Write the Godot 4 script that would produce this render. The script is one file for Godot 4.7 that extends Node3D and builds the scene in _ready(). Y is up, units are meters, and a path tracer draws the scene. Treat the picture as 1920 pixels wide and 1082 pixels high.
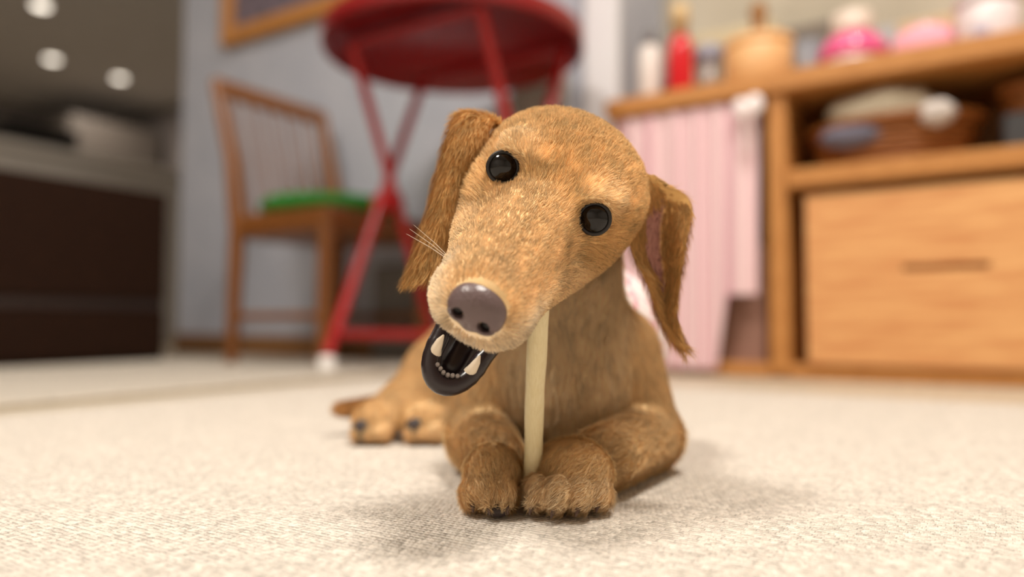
extends Node3D
# Axes of the room: x runs right along the back wall, y up, z towards the viewer; the back wall faces +z.
const YAW := 0.5707
const EYE := 0.095
const FPX := 1387.0
const TILT := 0.0454
const CW := 0.842
const SW := 0.540

var M := {}
var rng := RandomNumberGenerator.new()
var taken := {}

# ---------------------------------------------------------------- positions
func sv(s: float, y: float, v: float) -> Vector3:      # along the wall, up, away towards the wall
	return Vector3(s, y, -v)

func depth_on(px: float, v: float) -> float:
	return v / (CW + SW * (px - 960.0) / FPX)

func s_on(px: float, v: float) -> float:               # where the sight line of a column meets the plane v
	var z := depth_on(px, v)
	return CW * (px - 960.0) / FPX * z - SW * z

func y_on(px: float, py: float, v: float) -> float:
	return EYE + depth_on(px, v) * ((541.0 - py) / FPX + TILT)

# ---------------------------------------------------------------- naming
func numbered(called: String) -> String:
	if not taken.has(called):
		taken[called] = 0
		return called
	taken[called] += 1
	return "%s_%03d" % [called, taken[called]]

func tag(o: Node, label: String, category: String, group := "") -> Node:
	o.set_meta("label", label)
	o.set_meta("category", category)
	if group != "":
		o.set_meta("group", group)
	return o

func thing(called: String, label: String, category: String, at := Vector3.ZERO, turn := 0.0, group := "") -> Node3D:
	var o := Node3D.new()
	o.name = numbered(called)
	add_child(o)
	o.position = at
	o.rotation.y = turn
	tag(o, label, category, group)
	return o

func part(called: String, mesh: Mesh, mat: Material, parent: Node3D = null, at := Vector3.ZERO) -> MeshInstance3D:
	var o := MeshInstance3D.new()
	o.mesh = mesh
	o.material_override = mat
	o.position = at
	if parent == null:
		o.name = numbered(called)
		add_child(o)
	else:
		o.name = called
		parent.add_child(o, true)
	return o

func struct(called: String, mesh: Mesh, mat: Material, at := Vector3.ZERO) -> MeshInstance3D:
	var o := part(called, mesh, mat, null, at)
	o.set_meta("kind", "structure")
	return o

# ---------------------------------------------------------------- shapes
func begin() -> SurfaceTool:
	var st := SurfaceTool.new()
	st.begin(Mesh.PRIMITIVE_TRIANGLES)
	return st

func tri(st: SurfaceTool, a: Vector3, b: Vector3, c: Vector3) -> void:
	st.add_vertex(a); st.add_vertex(b); st.add_vertex(c)

func quad(st: SurfaceTool, a: Vector3, b: Vector3, c: Vector3, d: Vector3) -> void:
	tri(st, a, b, c); tri(st, a, c, d)

# box with chamfered edges: convex hull of 24 points written out as faces
func add_box(st: SurfaceTool, c: Vector3, size: Vector3, bev := 0.003, basis := Basis()) -> void:
	var h := size * 0.5
	var e: float = minf(bev, minf(h.x, minf(h.y, h.z)) * 0.9)
	st.set_smooth_group(-1)
	var f := func(x: float, y: float, z: float) -> Vector3: return c + basis * Vector3(x, y, z)
	for ax in 3:
		for sgn in [-1.0, 1.0]:
			var u := (ax + 1) % 3
			var w := (ax + 2) % 3
			var p: Array = []
			for k in [[-1, -1], [1, -1], [1, 1], [-1, 1]]:
				var v := Vector3.ZERO
				v[ax] = sgn * h[ax]
				v[u] = k[0] * (h[u] - e)
				v[w] = k[1] * (h[w] - e)
				p.append(f.call(v.x, v.y, v.z))
			if sgn > 0: quad(st, p[3], p[2], p[1], p[0])
			else: quad(st, p[0], p[1], p[2], p[3])
			# one chamfer strip for each edge shared with the next axis
			for s2 in [-1.0, 1.0]:
				var q: Array = []
				for t in [-1.0, 1.0]:
					var a := Vector3.ZERO
					a[ax] = sgn * h[ax]; a[u] = s2 * (h[u] - e); a[w] = t * (h[w] - e)
					var b := Vector3.ZERO
					b[ax] = sgn * (h[ax] - e); b[u] = s2 * h[u]; b[w] = t * (h[w] - e)
					q.append(f.call(a.x, a.y, a.z)); q.append(f.call(b.x, b.y, b.z))
				if sgn * s2 > 0: quad(st, q[0], q[2], q[3], q[1])
				else: quad(st, q[1], q[3], q[2], q[0])
	for sx in [-1.0, 1.0]:
		for sy in [-1.0, 1.0]:
			for sz in [-1.0, 1.0]:
				var a: Vector3 = f.call(sx * h.x, sy * (h.y - e), sz * (h.z - e))
				var b: Vector3 = f.call(sx * (h.x - e), sy * h.y, sz * (h.z - e))
				var d: Vector3 = f.call(sx * (h.x - e), sy * (h.y - e), sz * h.z)
				if sx * sy * sz > 0: tri(st, a, d, b)
				else: tri(st, a, b, d)

func done(st: SurfaceTool) -> ArrayMesh:
	st.index()
	st.generate_normals()
	return st.commit()

func box(size: Vector3, bev := 0.003, c := Vector3.ZERO) -> ArrayMesh:
	var st := begin()
	add_box(st, c, size, bev)
	return done(st)

# box between two corners in (s, y, v)
func room_box(a: Vector3, b: Vector3, bev := 0.002) -> ArrayMesh:
	var p := sv(a.x, a.y, a.z)
	var q := sv(b.x, b.y, b.z)
	return box((q - p).abs(), bev, (p + q) * 0.5)

func add_tube(st: SurfaceTool, pts: Array, radii: Array, sides := 10, flat := 1.0) -> void:
	st.set_smooth_group(0)
	var rings: Array = []
	var up := Vector3.UP
	for i in pts.size():
		var d: Vector3 = (pts[mini(i + 1, pts.size() - 1)] - pts[maxi(i - 1, 0)]).normalized()
		if absf(d.dot(up)) > 0.95: up = Vector3.RIGHT
		var side := d.cross(up).normalized()
		up = side.cross(d).normalized()
		var ring: Array = []
		for k in sides:
			var a := TAU * k / sides
			ring.append(pts[i] + (side * cos(a) + up * sin(a) * flat) * float(radii[mini(i, radii.size() - 1)]))
		rings.append(ring)
	for i in rings.size() - 1:
		for k in sides:
			var n := (k + 1) % sides
			quad(st, rings[i][k], rings[i + 1][k], rings[i + 1][n], rings[i][n])
	st.set_smooth_group(-1)
	for k in range(1, sides - 1):
		tri(st, rings[0][0], rings[0][k], rings[0][k + 1])
		var l: Array = rings[-1]
		tri(st, l[0], l[k + 1], l[k])

func tube(pts: Array, radii: Array, sides := 10, flat := 1.0) -> ArrayMesh:
	var st := begin()
	add_tube(st, pts, radii, sides, flat)
	return done(st)

# profile of (radius, height) turned about y; sx and sz make it oval
func lathe(prof: Array, sides := 28, sx := 1.0, sz := 1.0) -> ArrayMesh:
	var st := begin()
	st.set_smooth_group(0)
	for i in prof.size() - 1:
		var p: Vector2 = prof[i]
		var q: Vector2 = prof[i + 1]
		for k in sides:
			var a := TAU * k / sides
			var b := TAU * (k + 1) / sides
			var p0 := Vector3(cos(a) * p.x * sx, p.y, sin(a) * p.x * sz)
			var p1 := Vector3(cos(b) * p.x * sx, p.y, sin(b) * p.x * sz)
			var q0 := Vector3(cos(a) * q.x * sx, q.y, sin(a) * q.x * sz)
			var q1 := Vector3(cos(b) * q.x * sx, q.y, sin(b) * q.x * sz)
			if p.x > 0.0: tri(st, p0, p1, q1)
			if q.x > 0.0: tri(st, p0, q1, q0)
	return done(st)

# ---------------------------------------------------------------- materials
func plain(c: Color, rough := 0.6, metal := 0.0) -> StandardMaterial3D:
	var m := StandardMaterial3D.new()
	m.albedo_color = c
	m.roughness = rough
	m.metallic = metal
	return m

func noise(freq: float, octaves := 4, sd := 1, kind := FastNoiseLite.TYPE_SIMPLEX_SMOOTH) -> FastNoiseLite:
	var n := FastNoiseLite.new()
	n.seed = sd
	n.frequency = freq
	n.fractal_octaves = octaves
	n.noise_type = kind
	return n

func ramp_noise(c0: Color, c1: Color, freq: float, sd := 1, side := 512, octaves := 4) -> NoiseTexture2D:
	var t := NoiseTexture2D.new()
	t.width = side
	t.height = side
	t.seamless = true
	t.noise = noise(freq, octaves, sd)
	var g := Gradient.new()
	g.set_color(0, c0)
	g.set_color(1, c1)
	g.set_offset(0, 0.2)
	g.set_offset(1, 0.8)
	t.color_ramp = g
	return t

func mottled(c0: Color, c1: Color, freq: float, scale: Vector3, rough := 0.7, sd := 1, octaves := 4) -> StandardMaterial3D:
	var m := plain(Color.WHITE, rough)
	m.albedo_texture = ramp_noise(c0, c1, freq, sd, 512, octaves)
	m.uv1_triplanar = true
	m.uv1_scale = scale
	return m

func rgb(r: int, g: int, b: int) -> Color:
	return Color(r / 255.0, g / 255.0, b / 255.0)

func carpet_material(tint: Color, sd: int) -> StandardMaterial3D:
	var side := 1024
	var r := RandomNumberGenerator.new()
	r.seed = sd
	var hgt := Image.create(side, side, false, Image.FORMAT_RGB8)
	var col := Image.create(side, side, false, Image.FORMAT_RGB8)
	hgt.fill(Color(0.1, 0.1, 0.1))
	col.fill(tint.darkened(0.25))
	# short loops in staggered rows, each a little domed patch
	var nx := 64
	var ny := 60
	for j in ny:
		for i in nx:
			var w := r.randf_range(15.0, 22.0)
			var hh := r.randf_range(12.0, 19.0)
			var x := (i + (0.5 if j % 2 else 0.0)) * side / nx + r.randf_range(-3.0, 3.0)
			var y := float(j) * side / ny + r.randf_range(-1.5, 1.5)
			var top := r.randf_range(0.45, 1.0)
			var shade := tint.lerp(Color(1, 0.98, 0.94), r.randf_range(0.0, 0.25)) * r.randf_range(0.94, 1.03)
			for k in 4:
				var f := 1.0 - k * 0.24
				var l := top * (0.35 + 0.22 * k)
				for wrap in [Vector2i(0, 0), Vector2i(-side, 0), Vector2i(side, 0), Vector2i(0, side), Vector2i(0, -side)]:
					var rc := Rect2i(int(x - w * f * 0.5) + wrap.x, int(y - hh * f * 0.5) + wrap.y, int(w * f), int(hh * f))
					if rc.position.x > side or rc.end.x < 0 or rc.position.y > side or rc.end.y < 0: continue
					hgt.fill_rect(rc, Color(l, l, l))
					if k == 0: col.fill_rect(rc, shade)
	var m := plain(Color.WHITE, 0.95)
	m.albedo_texture = ImageTexture.create_from_image(col)
	m.heightmap_enabled = true
	m.heightmap_texture = ImageTexture.create_from_image(hgt)
	m.heightmap_scale = 0.2
	m.uv1_triplanar = true
	m.uv1_world_triplanar = true
	m.uv1_scale = Vector3(5.5, 5.5, 5.5)
	return m

func print_material() -> StandardMaterial3D:   # white jersey printed with little sprays of red dots
	var side := 512
	var r := RandomNumberGenerator.new()
	r.seed = 77
	var im := Image.create(side, side, false, Image.FORMAT_RGB8)
	im.fill(rgb(240, 228, 228))
	for k in 110:
		var x := (k % 11) * 46.0 + r.randf_range(0, 24)
		var y := (k / 11) * 50.0 + r.randf_range(0, 20)
		for d in 6:
			im.fill_rect(Rect2i(int(x + sin(d * 0.8) * 6 + r.randf_range(-4, 4)) % 500, int(y + d * 6) % 500, r.randi_range(6, 10), r.randi_range(6, 10)), rgb(206, 70, 104).lerp(rgb(226, 120, 150), r.randf()))
	var m := plain(Color.WHITE, 0.9)
	m.albedo_texture = ImageTexture.create_from_image(im)
	m.uv1_triplanar = true
	m.uv1_scale = Vector3(7, 7, 7)
	return m

func striped_cloth() -> StandardMaterial3D:    # pale pink cotton with soft lengthwise stripes
	var w := 512
	var r := RandomNumberGenerator.new()
	r.seed = 5
	var im := Image.create(w, 64, false, Image.FORMAT_RGB8)
	im.fill(rgb(232, 200, 204))
	var x := 0
	while x < w:
		var n := r.randi_range(3, 9)
		im.fill_rect(Rect2i(x, 0, n, 64), [rgb(238, 212, 214), rgb(224, 184, 192), rgb(230, 198, 202), rgb(214, 160, 174)][r.randi_range(0, 3)])
		x += n + r.randi_range(1, 5)
	var m := plain(Color.WHITE, 0.9)
	m.albedo_texture = ImageTexture.create_from_image(im)
	return m

func make_materials() -> void:
	M.wall = mottled(rgb(172, 175, 187), rgb(181, 183, 194), 0.01, Vector3(1, 1, 1), 0.85, 3)
	M.alcove = mottled(rgb(178, 168, 150), rgb(192, 182, 164), 0.01, Vector3(1, 1, 1), 0.85, 4)
	M.white_wall = mottled(rgb(214, 208, 200), rgb(222, 217, 210), 0.01, Vector3(1, 1, 1), 0.85, 5)
	M.ceiling = mottled(rgb(224, 221, 217), rgb(231, 228, 225), 0.01, Vector3(1, 1, 1), 0.9, 6)
	M.kitchen = mottled(rgb(124, 116, 112), rgb(132, 124, 119), 0.01, Vector3(1, 1, 1), 0.6, 7)
	M.trim = plain(rgb(222, 221, 226), 0.5)
	M.baseboard = mottled(rgb(120, 82, 48), rgb(146, 104, 64), 0.03, Vector3(1.5, 14, 14), 0.55, 8)
	M.floor = mottled(rgb(186, 172, 150), rgb(200, 187, 166), 0.02, Vector3(8, 8, 1), 0.5, 9)
	M.carpet = carpet_material(rgb(230, 219, 206), 11)
	M.mat = carpet_material(rgb(214, 203, 188), 12)
	M.oak = mottled(rgb(176, 116, 56), rgb(202, 142, 78), 0.03, Vector3(1.4, 16, 16), 0.5, 13)
	M.oak_up = mottled(rgb(176, 116, 56), rgb(202, 142, 78), 0.03, Vector3(16, 1.4, 16), 0.5, 14)
	M.pine = mottled(rgb(208, 142, 88), rgb(232, 176, 116), 0.012, Vector3(0.9, 9, 9), 0.5, 15, 3)
	M.dark_wood = mottled(rgb(34, 18, 10), rgb(44, 25, 14), 0.03, Vector3(10, 10, 1.2), 0.7, 16)
	M.dark_wood.metallic_specular = 0.25
	M.chair_wood = mottled(rgb(112, 66, 28), rgb(136, 84, 38), 0.03, Vector3(12, 1.5, 12), 0.4, 17)
	M.shaded_red = plain(rgb(132, 14, 18), 0.35)  # tabletop red, darkened to put the shade of its underside into the colour
	M.red = plain(rgb(172, 22, 26), 0.3)
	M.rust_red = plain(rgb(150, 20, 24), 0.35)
	M.chrome = plain(rgb(190, 190, 190), 0.25, 1.0)
	M.white_plastic = plain(rgb(232, 228, 224), 0.35)
	M.green = mottled(rgb(30, 116, 40), rgb(58, 150, 52), 0.05, Vector3(20, 20, 20), 0.9, 18)
	M.black = plain(rgb(22, 20, 20), 0.35)

# ---------------------------------------------------------------- room
func build_room() -> void:
	var t := 0.12
	struct("floor", room_box(Vector3(-8.6, -0.1, -2.0), Vector3(2.4, -0.012, 4.6), 0.0), M.floor)
	struct("ceiling", room_box(Vector3(-8.6, 2.4, -2.0), Vector3(2.4, 2.5, 4.6), 0.0), M.ceiling)
	struct("wall_back", room_box(Vector3(-2.37, -0.02, 1.54), Vector3(-0.70, 2.42, 1.54 + t), 0.001), M.wall)
	struct("wall_alcove", room_box(Vector3(-0.82, -0.02, 1.83), Vector3(2.4, 2.42, 1.83 + t), 0.001), M.alcove)
	struct("wall_return", room_box(Vector3(-0.82, -0.02, 1.66), Vector3(-0.70, 2.42, 1.83), 0.001), M.wall)
	struct("wall_passage", room_box(Vector3(-2.37, -0.02, 1.66), Vector3(-2.25, 2.42, 4.6), 0.001), M.white_wall)
	struct("wall_right", room_box(Vector3(2.3, -0.02, -2.0), Vector3(2.4 + t, 2.42, 1.83), 0.001), M.white_wall)
	struct("wall_front", room_box(Vector3(-8.6, -0.02, -2.0 - t), Vector3(2.4, 2.42, -2.0), 0.001), M.white_wall)
	struct("wall_left", room_box(Vector3(-8.6 - t, -0.02, -2.0), Vector3(-8.6, 2.42, 4.6), 0.001), M.kitchen)
	struct("wall_kitchen", room_box(Vector3(-8.6, -0.02, 4.6), Vector3(-2.25, 2.42, 4.6 + t), 0.001), M.kitchen)
	struct("trim_1", room_box(Vector3(-0.775, -0.012, 1.515), Vector3(-0.69, 2.4, 1.54), 0.004), M.trim)
	struct("baseboard_back", room_box(Vector3(-2.37, -0.012, 1.525), Vector3(-0.775, 0.055, 1.54), 0.004), M.baseboard)
	var rug := part("rug", room_box(Vector3(-0.85, -0.012, -0.9), Vector3(1.6, 0.0, 1.04), 0.005), M.carpet)
	tag(rug, "large cream woven rug that the puppy lies on", "rug")
	var mat := part("floor_mat", room_box(Vector3(-1.80, -0.012, -0.9), Vector3(-1.02, -0.003, 1.40), 0.004), M.mat)
	tag(mat, "beige floor mat between the cream rug and the dark sideboard", "mat")

# ---------------------------------------------------------------- lamps
func downlight(at: Vector3, energy: float, which: String) -> void:
	var t := thing("downlight", "small round glowing kitchen downlight " + which, "downlight", at, 0.0, "kitchen downlights")
	part("ring", lathe([Vector2(0.05, -0.002), Vector2(0.085, -0.004), Vector2(0.09, 0.0), Vector2(0.05, 0.0)], 24), M.white_plastic, t)
	part("lamp", lathe([Vector2(0.0, -0.006), Vector2(0.055, -0.006), Vector2(0.055, -0.001), Vector2(0.0, -0.001)], 24), M.glow, t)
	var l := AreaLight3D.new()
	l.area_size = Vector2(0.10, 0.10)
	l.position = Vector3(0, -0.012, 0)
	l.rotation.x = -PI / 2
	l.light_energy = energy
	l.light_color = Color(1.0, 0.95, 0.9)
	l.set("area_range", 12.0)
	l.set("area_attenuation", 2.0)
	l.shadow_enabled = true
	t.add_child(l)

func ceiling_light(at: Vector3, r: float, energy: float, which: String) -> void:
	var t := thing("ceiling_light", which, "ceiling light", at)
	part("base_plate", lathe([Vector2(0.0, -0.02), Vector2(r * 0.9, -0.02), Vector2(r * 0.9, 0.0), Vector2(0.0, 0.0)], 32), M.white_plastic, t)
	part("diffuser_lamp", lathe([Vector2(0.0, -0.08), Vector2(r * 0.6, -0.075), Vector2(r * 0.9, -0.055), Vector2(r, -0.03), Vector2(r * 0.96, -0.02), Vector2(0.0, -0.02)], 32), M.glow_soft, t)
	var l := AreaLight3D.new()
	l.area_size = Vector2(r * 1.7, r * 1.7)
	l.light_energy = energy
	l.light_color = Color(1.0, 0.972, 0.93)
	l.position = Vector3(0, -0.09, 0)
	l.rotation.x = -PI / 2
	l.shadow_enabled = true
	l.set("area_range", 12.0)
	l.set("area_attenuation", 2.0)
	t.add_child(l)

# ---------------------------------------------------------------- furniture
func build_table() -> void:
	var t := thing("bistro_table", "round red metal folding table with crossed legs", "table", sv(-0.94, 0, 1.235))
	var r := 0.272
	part("tabletop", lathe([Vector2(0.0, 0.690), Vector2(r - 0.006, 0.690), Vector2(r - 0.004, 0.664), Vector2(r, 0.662), Vector2(r + 0.003, 0.668), Vector2(r + 0.002, 0.697), Vector2(r - 0.006, 0.702), Vector2(0.0, 0.702)], 48), M.shaded_red, t)
	# underside bars
	for k in [[0.135, 0.165], [-0.135, 0.195]]:
		part("top_bar", tube([Vector3(-k[1], 0.678, k[0]), Vector3(k[1], 0.678, k[0])], [0.010], 10), M.rust_red, t)
	# two frames that cross: the inner one leans one way, the outer one the other
	for f in [[0.135, -0.160, 0.165, 0.012], [-0.135, 0.165, 0.195, 0.013]]:
		for sx in [-1.0, 1.0]:
			var top := Vector3(sx * f[2], 0.678, f[0])
			var foot := Vector3(sx * f[2], 0.030, f[1])
			part("leg", tube([top, top.lerp(foot, 0.5), foot], [f[3]], 10, 0.75), M.red, t)
			part("foot_cap", lathe([Vector2(0.0, 0.0), Vector2(0.019, 0.0), Vector2(0.020, 0.012), Vector2(0.017, 0.036), Vector2(0.0, 0.04)], 16), M.white_plastic if f[1] > 0.0 else M.red, t, Vector3(foot.x, -0.012, foot.z))
		part("foot_bar", tube([Vector3(-f[2], 0.07, lerpf(f[1], f[0], 0.062)), Vector3(f[2], 0.07, lerpf(f[1], f[0], 0.062))], [0.010], 10), M.rust_red, t)
	for sx in [-1.0, 1.0]:
		part("pivot_bolt", tube([Vector3(sx * 0.155, 0.362, 0.0), Vector3(sx * 0.212, 0.362, 0.0)], [0.022], 12), M.red, t)

func build_chair() -> void:
	# local axes: the chair faces +x, its width runs along z
	var t := thing("wooden_chair", "low wooden spindle-back chair with a green seat cushion beside the red table", "chair", sv(-1.36, -0.012, 1.30))
	var w := 0.168
	var seat := begin()
	add_box(seat, Vector3(0, 0.335, 0), Vector3(0.335, 0.055, 0.36), 0.008)
	part("seat", done(seat), M.chair_wood, t)
	var cu := lathe([Vector2(0.0, 0.362), Vector2(0.150, 0.362), Vector2(0.178, 0.374), Vector2(0.182, 0.388), Vector2(0.165, 0.402), Vector2(0.10, 0.410), Vector2(0.0, 0.412)], 40, 0.96, 1.0)
	part("cushion", cu, M.green, t).set_meta("label", "round green seat cushion")
	for z in [-w, w]:
		part("leg", tube([Vector3(0.145, 0.0, z), Vector3(0.150, 0.33, z * 0.97)], [0.015, 0.021], 12), M.chair_wood, t)
		part("back_post", tube([Vector3(-0.165, 0.0, z), Vector3(-0.150, 0.33, z), Vector3(-0.178, 0.50, z), Vector3(-0.235, 0.700, z * 1.04)], [0.015, 0.020, 0.017, 0.014], 12), M.chair_wood, t)
		part("side_stretcher", tube([Vector3(0.146, 0.12, z), Vector3(-0.158, 0.12, z)], [0.010], 10), M.chair_wood, t)
	part("stretcher", tube([Vector3(-0.01, 0.12, -w), Vector3(-0.01, 0.12, w)], [0.009], 10), M.chair_wood, t)
	var rail := begin()
	add_box(rail, Vector3(-0.232, 0.690, 0), Vector3(0.020, 0.050, w * 2.2), 0.007, Basis(Vector3(0, 0, 1), 0.24))
	part("top_rail", done(rail), M.chair_wood, t)
	for k in 6:
		var z := lerpf(-w * 0.78, w * 0.78, k / 5.0)
		part("spindle", tube([Vector3(-0.148, 0.35, z), Vector3(-0.180, 0.50, z), Vector3(-0.228, 0.68, z * 1.04)], [0.007, 0.008, 0.006], 8), M.chair_wood, t)

func build_cabinet() -> void:
	var t := thing("wooden_cabinet", "low honey-coloured wooden cabinet with an open shelf and a big drawer", "cabinet", sv(-0.235, -0.012, 1.61))
	var o := sv(-0.235, -0.012, 1.61)
	var add := func(called: String, a: Vector3, b: Vector3, m: Material) -> MeshInstance3D:
		var p := sv(a.x, a.y, a.z) - o
		var q := sv(b.x, b.y, b.z) - o
		return part(called, box((q - p).abs(), 0.004, (p + q) * 0.5), m, t)
	add.call("top_board", Vector3(-0.685, 0.533, 1.437), Vector3(0.235, 0.572, 1.80), M.oak)
	add.call("post", Vector3(-0.350, 0.0, 1.452), Vector3(-0.312, 0.533, 1.79), M.oak_up)
	add.call("side_panel", Vector3(-0.675, 0.0, 1.452), Vector3(-0.652, 0.533, 1.79), M.oak_up)
	add.call("side_panel", Vector3(0.190, 0.0, 1.452), Vector3(0.225, 0.533, 1.79), M.oak_up)
	add.call("shelf", Vector3(-0.312, 0.346, 1.440), Vector3(0.190, 0.382, 1.79), M.oak)
	add.call("base_rail", Vector3(-0.652, -0.012, 1.458), Vector3(0.190, 0.016, 1.79), M.oak)
	add.call("back_panel", Vector3(-0.652, 0.016, 1.78), Vector3(0.190, 0.533, 1.79), M.oak)
	# drawer: a box whose front has a scooped hand-hold
	var dr: MeshInstance3D = add.call("drawer_box", Vector3(-0.270, 0.022, 1.476), Vector3(0.165, 0.310, 1.77), M.pine)
	var front := CSGBox3D.new()
	front.size = Vector3(0.452, 0.312, 0.022)
	front.material = M.pine
	front.name = "drawer_front"
	t.add_child(front)
	front.position = sv(-0.055, 0.174, 1.463) - o
	var cut := CSGBox3D.new()
	cut.operation = CSGShape3D.OPERATION_SUBTRACTION
	cut.size = Vector3(0.128, 0.011, 0.04)
	cut.position = Vector3(-0.003, 0.016, 0.0)
	cut.material = M.pine
	cut.name = "hand_hold"
	front.add_child(cut)

func build_curtain() -> void:
	var o := sv(-0.51, 0.53, 1.452)
	var st := begin()
	st.set_smooth_group(0)
	var nu := 90
	var nv := 30
	var pt := func(i: int, j: int) -> Vector3:
		var u := float(i) / nu
		var x := lerpf(-0.660, -0.362, u)
		var low := 0.004 if x < -0.440 else (0.148 if x > -0.422 else lerpf(0.004, 0.148, (x + 0.440) / 0.018))
		var f := float(j) / nv
		var wave := sin(u * 41.0 + 0.7 * sin(u * 9.0)) * 0.0035 + sin(u * 19.0 + 1.3) * 0.005 * f
		return sv(x + 0.006 * f * sin(u * 23.0), lerpf(0.526, low, f), 1.448 - 0.012 * f + wave) - o
	for i in nu:
		for j in nv:
			for side in 2:
				var a: Vector3 = pt.call(i, j); var b: Vector3 = pt.call(i + 1, j)
				var c: Vector3 = pt.call(i + 1, j + 1); var d: Vector3 = pt.call(i, j + 1)
				var back := Vector3(0, 0, -0.0012) if side else Vector3.ZERO
				var uvs := [Vector2(float(i) / nu, j * 0.03), Vector2(float(i + 1) / nu, j * 0.03), Vector2(float(i + 1) / nu, (j + 1) * 0.03), Vector2(float(i) / nu, (j + 1) * 0.03)]
				var ps := [a + back, b + back, c + back, d + back]
				for k in ([0, 1, 2, 0, 2, 3] if side == 0 else [0, 2, 1, 0, 3, 2]):
					st.set_uv(uvs[k]); st.add_vertex(ps[k])
	var cu := part("cupboard_curtain", done(st), striped_cloth(), null, o)
	tag(cu, "pale pink gathered curtain hanging across the left bay of the wooden cabinet", "curtain")
	# ribbon pinned to the upper corner of the curtain
	var rb := thing("ribbon_bow", "white satin bow pinned at the corner of the pink curtain", "bow", sv(-0.378, 0.505, 1.432))
	var satin := plain(rgb(248, 236, 236), 0.18)
	for sx in [-1.0, 1.0]:
		part("loop", lathe([Vector2(0.0, -0.021), Vector2(0.010, -0.018), Vector2(0.016, -0.006), Vector2(0.016, 0.006), Vector2(0.010, 0.018), Vector2(0.0, 0.021)], 16, 1.0, 0.45), satin, rb, Vector3(sx * 0.013, 0.004 + sx * 0.002, 0.004))
		part("tail", tube([Vector3(sx * 0.004, -0.008, 0.003), Vector3(sx * 0.008, -0.04, 0.004), Vector3(sx * 0.006, -0.085, 0.0)], [0.006, 0.007, 0.006], 10, 0.3), satin, rb)
	part("knot", lathe([Vector2(0.0, -0.008), Vector2(0.007, -0.005), Vector2(0.008, 0.0), Vector2(0.007, 0.005), Vector2(0.0, 0.008)], 14), satin, rb, Vector3(0, 0.0, 0.006))

# thing on the cabinet top at a picture column, with sizes in picture pixels turned to metres at its distance
func top_item(called: String, label: String, category: String, px: float, v: float) -> Node3D:
	return thing(called, label, category, sv(s_on(px, v), 0.5605, v))

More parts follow.
